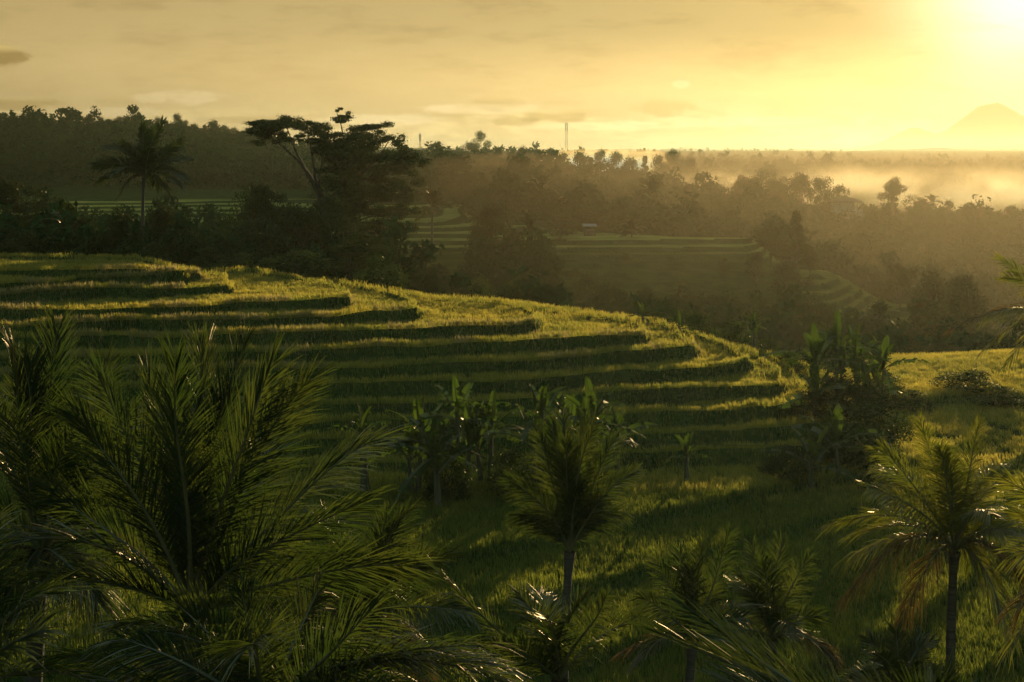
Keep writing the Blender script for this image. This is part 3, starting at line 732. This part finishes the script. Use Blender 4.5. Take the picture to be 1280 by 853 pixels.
plant('round', 600, 166, 900, 26, 'broad tree crown breaking the far skyline left of the radio mast', key='roundf')
plant('tall', 548, 176, 520, 10, 'narrow pointed tree on the centre ridge', key='tallf')

# wooded slopes that read as one mass
def forest(name, regions, seed, label, nq, size):
    g = np.random.default_rng(seed); mb = MB(); temps = []
    for i in range(5):
        gg = np.random.default_rng(seed * 10 + i); t = MB()
        leaves(t, clumps_round(gg, 1, .9, 12, .1), nq, size, gg, shell=.5); temps.append(t.V[0])
    allV = []
    for (p0, p1, D0_, D1_, n, h0, h1) in regions:
        D = np.exp(g.uniform(math.log(D0_), math.log(D1_), n)); px = g.uniform(p0, p1, n); x = (px - 640) / F * D
        z = ground(x, D)[0]; h = g.uniform(h0, h1, n) * (1 + .5 * (g.random(n) < .08)); a = g.uniform(0, 6.28, n); w = h * g.uniform(.7, 1.25, n)
        for i in range(n):
            T = temps[i % 5]; c, s = math.cos(a[i]), math.sin(a[i])
            allV.append(np.stack([(T[:, 0] * c - T[:, 1] * s) * w[i] + x[i], (T[:, 0] * s + T[:, 1] * c) * w[i] + D[i], T[:, 2] * h[i] + z[i] - .3], -1))
    V = np.concatenate(allV); mb.add(V, np.arange(len(V)).reshape(-1, 4))
    return tag(mb.build(name, M['forest']), label, 'forest', None, 'stuff')
forest('ridge_forest', [(-60, 420, 400, 640, 900, 6, 10), (400, 1000, 320, 620, 900, 6, 9.5), (590, 800, 262, 330, 150, 4, 7), (400, 560, 320, 420, 100, 4, 7)], 1, 'dense woodland covering the left and centre ridges', 300, .07)
forest('valley_forest', [(960, 1330, 225, 395, 620, 4, 7), (840, 1330, 385, 430, 220, 4, 7), (800, 1000, 270, 390, 160, 4, 7), (420, 1010, 128, 156, 160, 3, 5.5), (590, 690, 158, 205, 90, 3, 5.5), (430, 600, 150, 186, 120, 2.5, 4), (700, 960, 158, 178, 90, 2, 3.5), (1040, 1330, 118, 160, 150, 3, 5.5), (1155, 1330, 160, 225, 140, 4, 6), (0, 470, 117, 150, 150, 2.5, 4), (0, 400, 150, 225, 160, 3, 5)], 2, 'hazy woodland filling the valley and its right slope', 300, .072)
forest('plain_forest', [(-60, 1340, d, d * 1.06, 420, 4.5, 8) for d in (690, 800, 930, 1080, 1280, 1550, 1950, 2500, 3300)] + [(380, 760, 850, 1100, 220, 6, 10)], 3, 'far misty bands of woodland across the plain', 90, .13)

# ------------------------------------------------------------------ small built things
def mast(px, top, D, w, label, name='radio_mast'):
    p = P(px, top, D); z0 = gz(p[0], p[1]); H = p[2] - z0
    root = tag(empty(name, (p[0], p[1], z0)), label, 'mast')
    mb = MB(); n = 14
    f = lambda t: w * (1 - .55 * t)
    cor = [(-1, -1), (1, -1), (1, 1), (-1, 1)]
    for a, b in cor: tube(mb, [(a * f(0) / 2, b * f(0) / 2, 0), (a * f(1) / 2, b * f(1) / 2, H)], [.11, .08], 4)
    for i in range(n):
        t0, t1 = i / n, (i + 1) / n
        for j in range(4):
            a, b = cor[j], cor[(j + 1) % 4]
            tube(mb, [(a[0] * f(t0) / 2, a[1] * f(t0) / 2, H * t0), (b[0] * f(t1) / 2, b[1] * f(t1) / 2, H * t1)], [.05, .05], 4)
            tube(mb, [(a[0] * f(t1) / 2, a[1] * f(t1) / 2, H * t1), (b[0] * f(t1) / 2, b[1] * f(t1) / 2, H * t1)], [.05, .05], 4)
    mb.build('lattice', M['steel'], root)
    for k_, hh in enumerate((.97, .9, .84)):
        mb = MB(); s = f(hh) / 2 + .25
        for a in (-1, 1): box(mb, (a * s - .18, -.2, H * hh - 1.1), (a * s + .18, .2, H * hh + 1.1))
        mb.build('antenna', M['steel'], root)
    mb = MB(); tube(mb, [(0, 0, H), (0, 0, H + 2.6)], [.06, .03], 5); mb.build('spike', M['steel'], root)
mast(708, 154, 1050, 2.2, 'lattice radio mast on the skyline right of centre')
mast(525, 168, 950, 1.1, 'thin short mast on the skyline near the spreading tree', 'thin_mast')

p = P(1060, 258, 388); zb = p[2] - 1.2
root = tag(empty('ridge_pavilion', (p[0], p[1], zb)), 'small open sided pavilion on the misty right ridge', 'pavilion')
mb = MB(); box(mb, (-4.4, -2, -2.5), (3.4, 2, .05)); mb.build('platform', M['wall'], root)
mb = MB(); box(mb, (-4.2, -1.8, .05), (1.0, 1.8, 2.3)); mb.build('wall', M['wall'], root)
for a in (1.9, 3.1):
    for b in (-1.7, 1.7):
        mb = MB(); box(mb, (a - .11, b - .11, .05), (a + .11, b + .11, 2.3)); mb.build('post', M['wall'], root)
mb = MB(); x0, x1, y0, y1 = -5, 3.6, -2.5, 2.5
mb.add([(x0,y0,2.3),(x1,y0,2.3),(x1,y1,2.3),(x0,y1,2.3),(x0,y0,2.55),(x1,y0,2.55),(x1,y1,2.55),(x0,y1,2.55)], [(0,3,2,1),(0,1,5,4),(1,2,6,5),(2,3,7,6),(3,0,4,7)])
mb.add([(x0,y0,2.55),(x1,y0,2.55),(x1-2.5,0,3.5),(x0+2.5,0,3.5),(x0,y1,2.55),(x1,y1,2.55)], [(0,1,2,3),(5,4,3,2),(4,0,3,3),(1,5,2,2)])
mb.build('roof', M['roof'], root)

# small pale-roofed field hut in the valley centre
p = P(737, 286, 240); z0 = gz(p[0], p[1])
root = tag(empty('field_hut', (p[0], p[1], z0)), 'small field hut with a pale roof sheet in the valley centre', 'hut')
hh = max(1.6, p[2] - z0)
for a in (-.9, .9):
    for b in (-.7, .7):
        mb = MB(); box(mb, (a - .06, b - .06, 0), (a + .06, b + .06, hh)); mb.build('post', M['bark'], root)
mb = MB(); box(mb, (-.85, -.6, 0), (.85, .6, hh - .5)); mb.build('wall', M['roof'], root)
mb = MB(); mb.add([(-1.2,-1,hh),(1.2,-1,hh),(1.2,1,hh+.35),(-1.2,1,hh+.35),(-1.2,-1,hh+.06),(1.2,-1,hh+.06),(1.2,1,hh+.41),(-1.2,1,hh+.41)], [(0,3,2,1),(4,5,6,7),(0,1,5,4),(1,2,6,5),(2,3,7,6),(3,0,4,7)])
mb.build('roof', M['tarp'], root)

# far volcano
g = np.random.default_rng(8); xs = np.linspace(-5200, 5200, 90); ys = np.linspace(0, 2600, 24)
X, Y = np.meshgrid(xs, ys)
prof = np.interp(xs, [-5200, -1350, -900, -620, -450, -330, -120, -20, 60, 200, 500, 1000, 5200], [0, 0, 55, 185, 120, 150, 290, 372, 366, 280, 150, 60, 0])
Z = prof[None, :] * np.exp(-((Y - 900) / 700) ** 2) * (1 + .12 * (vnoise(X, Y, 260, 2) - .5))
c = P(1298, 187, 9000)
n, m = X.shape; i = np.arange(n - 1)[:, None] * m; j = np.arange(m - 1)[None, :]
mb = MB(); mb.add(np.stack([X.ravel() * .85 + c[0], Y.ravel() + c[1], Z.ravel() * .93 + CZ - 16], -1), np.stack([i + j, i + j + 1, i + m + j + 1, i + m + j], -1).reshape(-1, 4))
tag(mb.build('mountain', M['mountain'], smooth=True), 'faint volcano on the right horizon', None, None, 'structure')

# overhead cable crossing the shaded hollow, on two thin poles
p0, p1 = P(706, 546, 57), P(1112, 556, 56)
for q, lab in ((p0, 'thin wooden pole hidden beside the centre banana row'), (p1, 'thin wooden pole at the foot of the right grove')):
    z0 = gz(q[0], q[1]); root = tag(empty('cable_pole', (q[0], q[1], z0)), lab, 'pole', 'poles carrying the cable')
    mb = MB(); tube(mb, [(0, 0, -.2), (.02, 0, (q[2] - z0) * .5), (0, 0, q[2] - z0 + .1)], [.05, .045, .035], 7); mb.build('shaft', M['bark'], root, smooth=True)
    mb = MB(); box(mb, (-.04, -.16, q[2] - z0 - .04), (.04, .16, q[2] - z0 + .02)); mb.build('crossbar', M['bark'], root)
mb = MB(); t = np.linspace(0, 1, 20)[:, None]; pts = p0 + (p1 - p0) * t; pts[:, 2] -= (.18 * 4 * t * (1 - t))[:, 0]
tube(mb, pts, np.full(20, .009), 5); tag(mb.build('cable', M['bark']), 'thin dark cable crossing the shaded hollow below the hill', 'cable')

# ------------------------------------------------------------------ haze and mist
def vol_box(name, lo, hi, label):
    mb = MB(); box(mb, lo, hi); return tag(mb.build(name, M[name]), label, 'haze', None, 'stuff')
def haze_mat(name, dens, col, g_, alb):
    m, nt, N, L = new_mat(name); M[name] = m
    sc = N.new('ShaderNodeVolumeScatter'); sc.inputs['Color'].default_value = (*[c * alb for c in col], 1)
    sc.inputs['Density'].default_value = dens; sc.inputs['Anisotropy'].default_value = g_
    ab = N.new('ShaderNodeVolumeAbsorption'); ab.inputs['Color'].default_value = (.0, .0, .0, 1); ab.inputs['Density'].default_value = dens * (1 - alb)
    ad = N.new('ShaderNodeAddShader'); L.new(sc.outputs[0], ad.inputs[0]); L.new(ab.outputs[0], ad.inputs[1])
    o = N.new('ShaderNodeOutputMaterial'); L.new(ad.outputs[0], o.inputs['Volume'])
haze_mat('haze', .00019, (.84, .90, .58), .68, .44)
vol_box('haze', (-2600, -50, -40), (2600, 4000, CZ + 26), 'golden haze filling the valley')
haze_mat('valley_haze', .0013, (1, .69, .36), .66, .135)
vol_box('valley_haze', (-14, 112, -40), (900, 1700, CZ - 1.2), 'denser brown gold haze pooled in the valley')
haze_mat('far_haze', .00022, (1, .76, .38), .6, .55)
vol_box('far_haze', (-5600, 4010, -40), (7600, 8200, CZ + 330), 'bright air in front of the distant volcano')

def mist_mat(name, dens, col, g_, scale, lo, hi, zc, zh):
    m, nt, N, L = new_mat(name); M[name] = m
    sc = N.new('ShaderNodeVolumeScatter'); sc.inputs['Color'].default_value = (*col, 1); sc.inputs['Anisotropy'].default_value = g_
    tc = N.new('ShaderNodeTexCoord'); mp = N.new('ShaderNodeMapping'); mp.inputs['Scale'].default_value = (1, .8, 1.6); L.new(tc.outputs['Object'], mp.inputs[0])
    n = N.new('ShaderNodeTexNoise'); n.inputs['Scale'].default_value = scale; n.inputs['Detail'].default_value = 3; L.new(mp.outputs[0], n.inputs['Vector'])
    mr = N.new('ShaderNodeMapRange'); mr.inputs['From Min'].default_value = lo; mr.inputs['From Max'].default_value = hi; mr.inputs['To Max'].default_value = dens
    L.new(n.outputs['Fac'], mr.inputs['Value'])
    # fade out toward the faces of the domain
    sx = N.new('ShaderNodeSeparateXYZ'); L.new(tc.outputs['Generated'], sx.inputs[0]); prev = mr.outputs[0]
    for ax, e in ((0, .18), (1, .2), (2, .5)):
        a = N.new('ShaderNodeMath'); a.operation = 'PINGPONG'; a.inputs[1].default_value = .5; L.new(sx.outputs[ax], a.inputs[0])
        b = N.new('ShaderNodeMapRange'); b.interpolation_type = 'SMOOTHSTEP'; b.inputs['From Max'].default_value = e; L.new(a.outputs[0], b.inputs['Value'])
        c_ = N.new('ShaderNodeMath'); c_.operation = 'MULTIPLY'; L.new(prev, c_.inputs[0]); L.new(b.outputs[0], c_.inputs[1]); prev = c_.outputs[0]
    L.new(prev, sc.inputs['Density'])
    o = N.new('ShaderNodeOutputMaterial'); L.new(sc.outputs[0], o.inputs['Volume'])
mist_mat('ridge_mist', .07, (.19, .145, .075), .6, .038, .50, .61, 0, 0)
vol_box('ridge_mist', (2, 418, CZ - 30), (330, 640, CZ - 4), 'drifting sunlit mist behind the right ridge')

mist_mat('smoke', .22, (.55, .38, .16), .55, .09, .40, .60, 0, 0)
vol_box('smoke', (9, 535, CZ - 12), (62, 590, CZ + 1), 'bright smoke drifting through the centre ridge trees')

# ------------------------------------------------------------------ sky, sun, camera
w = bpy.data.worlds.new('World'); scene.world = w; w.use_nodes = True
nt = w.node_tree; N, L = nt.nodes, nt.links; N.clear()
def math_(op, a, b=None, clamp=False):
    n = N.new('ShaderNodeMath'); n.operation = op; n.use_clamp = clamp
    for i, v in enumerate((a, b)):
        if v is None: continue
        if isinstance(v, (int, float)): n.inputs[i].default_value = v
        else: L.new(v, n.inputs[i])
    return n.outputs[0]
def scale_col(col, fac):
    n = N.new('ShaderNodeVectorMath'); n.operation = 'SCALE'
    if isinstance(col, tuple): n.inputs[0].default_value = col
    else: L.new(col, n.inputs[0])
    if isinstance(fac, (int, float)): n.inputs['Scale'].default_value = fac
    else: L.new(fac, n.inputs['Scale'])
    return n.outputs[0]
def mr(val, a, b, lo=0., hi=1., sm=True):
    n = N.new('ShaderNodeMapRange'); n.interpolation_type = 'SMOOTHSTEP' if sm else 'LINEAR'
    L.new(val, n.inputs['Value']); n.inputs['From Min'].default_value = a; n.inputs['From Max'].default_value = b
    n.inputs['To Min'].default_value = lo; n.inputs['To Max'].default_value = hi; return n.outputs[0]
def addv(a, b, op='ADD'):
    n = N.new('ShaderNodeVectorMath'); n.operation = op
    for i, v in enumerate((a, b)):
        if isinstance(v, tuple): n.inputs[i].default_value = v
        else: L.new(v, n.inputs[i])
    return n.outputs[0]
el, az = math.radians(SUN_EL), math.radians(SUN_AZ)
SD = (math.sin(az) * math.cos(el), math.cos(az) * math.cos(el), math.sin(el))
tc = N.new('ShaderNodeTexCoord'); dirv = tc.outputs['Generated']
sky = N.new('ShaderNodeTexSky'); sky.sky_type = 'NISHITA'; sky.sun_disc = False; sky.sun_elevation = el; sky.sun_rotation = az
sky.dust_density = 1.0
sep = N.new('ShaderNodeSeparateXYZ'); L.new(dirv, sep.inputs[0])
nish = addv(scale_col(sky.outputs[0], .0015), (1.0, .80, .45), 'MULTIPLY')
dt = N.new('ShaderNodeVectorMath'); dt.operation = 'DOT_PRODUCT'; L.new(dirv, dt.inputs[0]); dt.inputs[1].default_value = SD
dot = math_('MAXIMUM', dt.outputs['Value'], 0.0)
zz = math_('MAXIMUM', sep.outputs['Z'], 0.0)
front = math_('MAXIMUM', sep.outputs['Y'], 0.0)
low = math_('POWER', math_('SUBTRACT', 1.0, zz), 3.0)
base = scale_col((.76, .56, .23), math_('MULTIPLY', math_('MULTIPLY', math_('POWER', front, 2.0), low), mr(sep.outputs['Z'], .12, .24, 1.0, .22)))
g1 = scale_col((1.0, .90, .62), math_('MULTIPLY', math_('POWER', dot, 520.0), 1.3))
g2 = scale_col((.27, .17, .03), math_('POWER', dot, 55.0))
g3 = scale_col((.09, .06, .015), math_('POWER', dot, 9.0))
# horizon band
hb = scale_col((.48, .29, .07), math_('MULTIPLY', math_('POWER', math_('SUBTRACT', 1.0, zz), 60.0), math_('POWER', front, 2.0)))
sky_fill = addv(scale_col((.12, .195, .225), mr(sep.outputs['Z'], .15, .7)), scale_col((.13, .21, .19), mr(sep.outputs['Y'], .2, -.5)))  # blue-green fill added overhead and behind the camera, out of view, for the shadows
col = addv(addv(addv(addv(addv(addv(nish, base), g1), g2), g3), hb), sky_fill)
# clouds, in direction space: u = x/y, v = z/y
u = math_('DIVIDE', sep.outputs['X'], math_('MAXIMUM', sep.outputs['Y'], .05)); v = math_('DIVIDE', sep.outputs['Z'], math_('MAXIMUM', sep.outputs['Y'], .05))
cmb = N.new('ShaderNodeCombineXYZ'); L.new(math_('MULTIPLY', u, 9.0), cmb.inputs[0]); L.new(math_('MULTIPLY', v, 34.0), cmb.inputs[1])
nz = N.new('ShaderNodeTexNoise'); nz.inputs['Scale'].default_value = 1.6; nz.inputs['Detail'].default_value = 8; nz.inputs['Roughness'].default_value = .58; L.new(cmb.outputs[0], nz.inputs['Vector'])
cmb2 = N.new('ShaderNodeCombineXYZ'); L.new(math_('MULTIPLY', u, 26.0), cmb2.inputs[0]); L.new(math_('MULTIPLY', v, 60.0), cmb2.inputs[1])
nz2 = N.new('ShaderNodeTexNoise'); nz2.inputs['Scale'].default_value = 2.0; nz2.inputs['Detail'].default_value = 7; L.new(cmb2.outputs[0], nz2.inputs['Vector'])
# soft high veil
veil = math_('MULTIPLY', mr(nz.outputs['Fac'], .42, .75), mr(v, .11, .02))
col = addv(col, scale_col((.09, .07, .03), veil))
dk = math_('MULTIPLY', mr(nz.outputs['Fac'], .52, .30), mr(v, .02, .05))
col = addv(col, addv((1, 1, 1), scale_col((.13, .15, .16), dk), 'SUBTRACT'), 'MULTIPLY')
# bank of cloud low over the horizon: bright wisps and grey undersides
bank = math_('MULTIPLY', mr(nz.outputs['Fac'], .40, .56), mr(v, .034, .018))
col = addv(col, scale_col((.36, .28, .11), math_('MULTIPLY', bank, mr(nz2.outputs['Fac'], .36, .58))))
def puff(px, py, rx, ry, amt):
    uu = math_('DIVIDE', math_('SUBTRACT', u, (px - 640) / F), rx / F); vv = math_('DIVIDE', math_('SUBTRACT', v, (HY - py) / F), ry / F)
    r2 = math_('ADD', math_('MULTIPLY', uu, uu), math_('MULTIPLY', vv, vv))
    r2 = math_('ADD', r2, math_('MULTIPLY', math_('SUBTRACT', nz2.outputs['Fac'], .5), 3.2))
    return math_('MULTIPLY', mr(r2, 1.1, .2), amt), vv
for (px, py, rx, ry, amt) in [(8,70,44,13,.8),(28,130,62,10,.7),(620,130,38,11,.5),(690,146,50,9,.85),(645,151,34,8,.7),(828,134,42,14,.6),(560,146,40,7,.4),(330,150,70,6,.35),(400,158,60,6,.3),(760,140,40,8,.18),(145,127,28,7,.2),(225,122,60,10,-.3),(480,150,90,8,-.35),(910,152,130,7,-.35),(760,158,120,6,-.35),(150,140,70,7,-.25),(850,106,12,6,-.3),(600,136,80,8,-.35),(500,148,60,8,-.12),(550,136,28,6,-.14),(700,128,30,5,.18),(884,146,26,8,.14),(1010,150,60,6,.08)]:
    f, vv = puff(px, py, rx, ry, abs(amt))
    if amt > 0:
        col = addv(col, addv((1, 1, 1), scale_col((.55, .6, .75), f), 'SUBTRACT'), 'MULTIPLY')
        # sunlit upper rim
        col = addv(col, scale_col((.40, .31, .12), math_('MULTIPLY', f, mr(vv, .1, .9))))
    else:
        col = addv(col, scale_col((.8, .68, .42), f))
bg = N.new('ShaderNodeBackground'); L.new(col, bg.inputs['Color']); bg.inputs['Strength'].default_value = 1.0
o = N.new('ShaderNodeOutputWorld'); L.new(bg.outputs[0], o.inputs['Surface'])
w.cycles.sampling_method = 'MANUAL'; w.cycles.sample_map_resolution = 512

sl = bpy.data.lights.new('sun', 'SUN'); sl.energy = 5.0; sl.angle = math.radians(.6); sl.color = (1, .79, .46)
so = bpy.data.objects.new('sun', sl); COL.objects.link(so)
so.rotation_euler = (-Vector(SD)).to_track_quat('-Z', 'Y').to_euler(); so.location = (0, 0, 60)

cam = bpy.data.cameras.new('camera'); co = bpy.data.objects.new('camera', cam); COL.objects.link(co); scene.camera = co
co.location = (0, 0, CZ); co.rotation_euler = (math.radians(90), 0, 0)
cam.sensor_width = 36; cam.lens = 36 * F / 1280; cam.shift_y = -(426.5 - HY) / 1280
cam.clip_end = 30000; cam.clip_start = .1

vs = scene.view_settings; vs.view_transform = 'Standard'; vs.look = 'None'; vs.exposure = 0; vs.gamma = 1
cy = scene.cycles
cy.use_denoising = True; cy.max_bounces = 5; cy.diffuse_bounces = 2; cy.glossy_bounces = 2; cy.transmission_bounces = 3; cy.volume_bounces = 0; cy.transparent_max_bounces = 8
cy.caustics_reflective = False; cy.caustics_refractive = False; cy.sample_clamp_indirect = 4; cy.volume_step_rate = 3; cy.volume_max_steps = 48
cy.use_light_tree = False
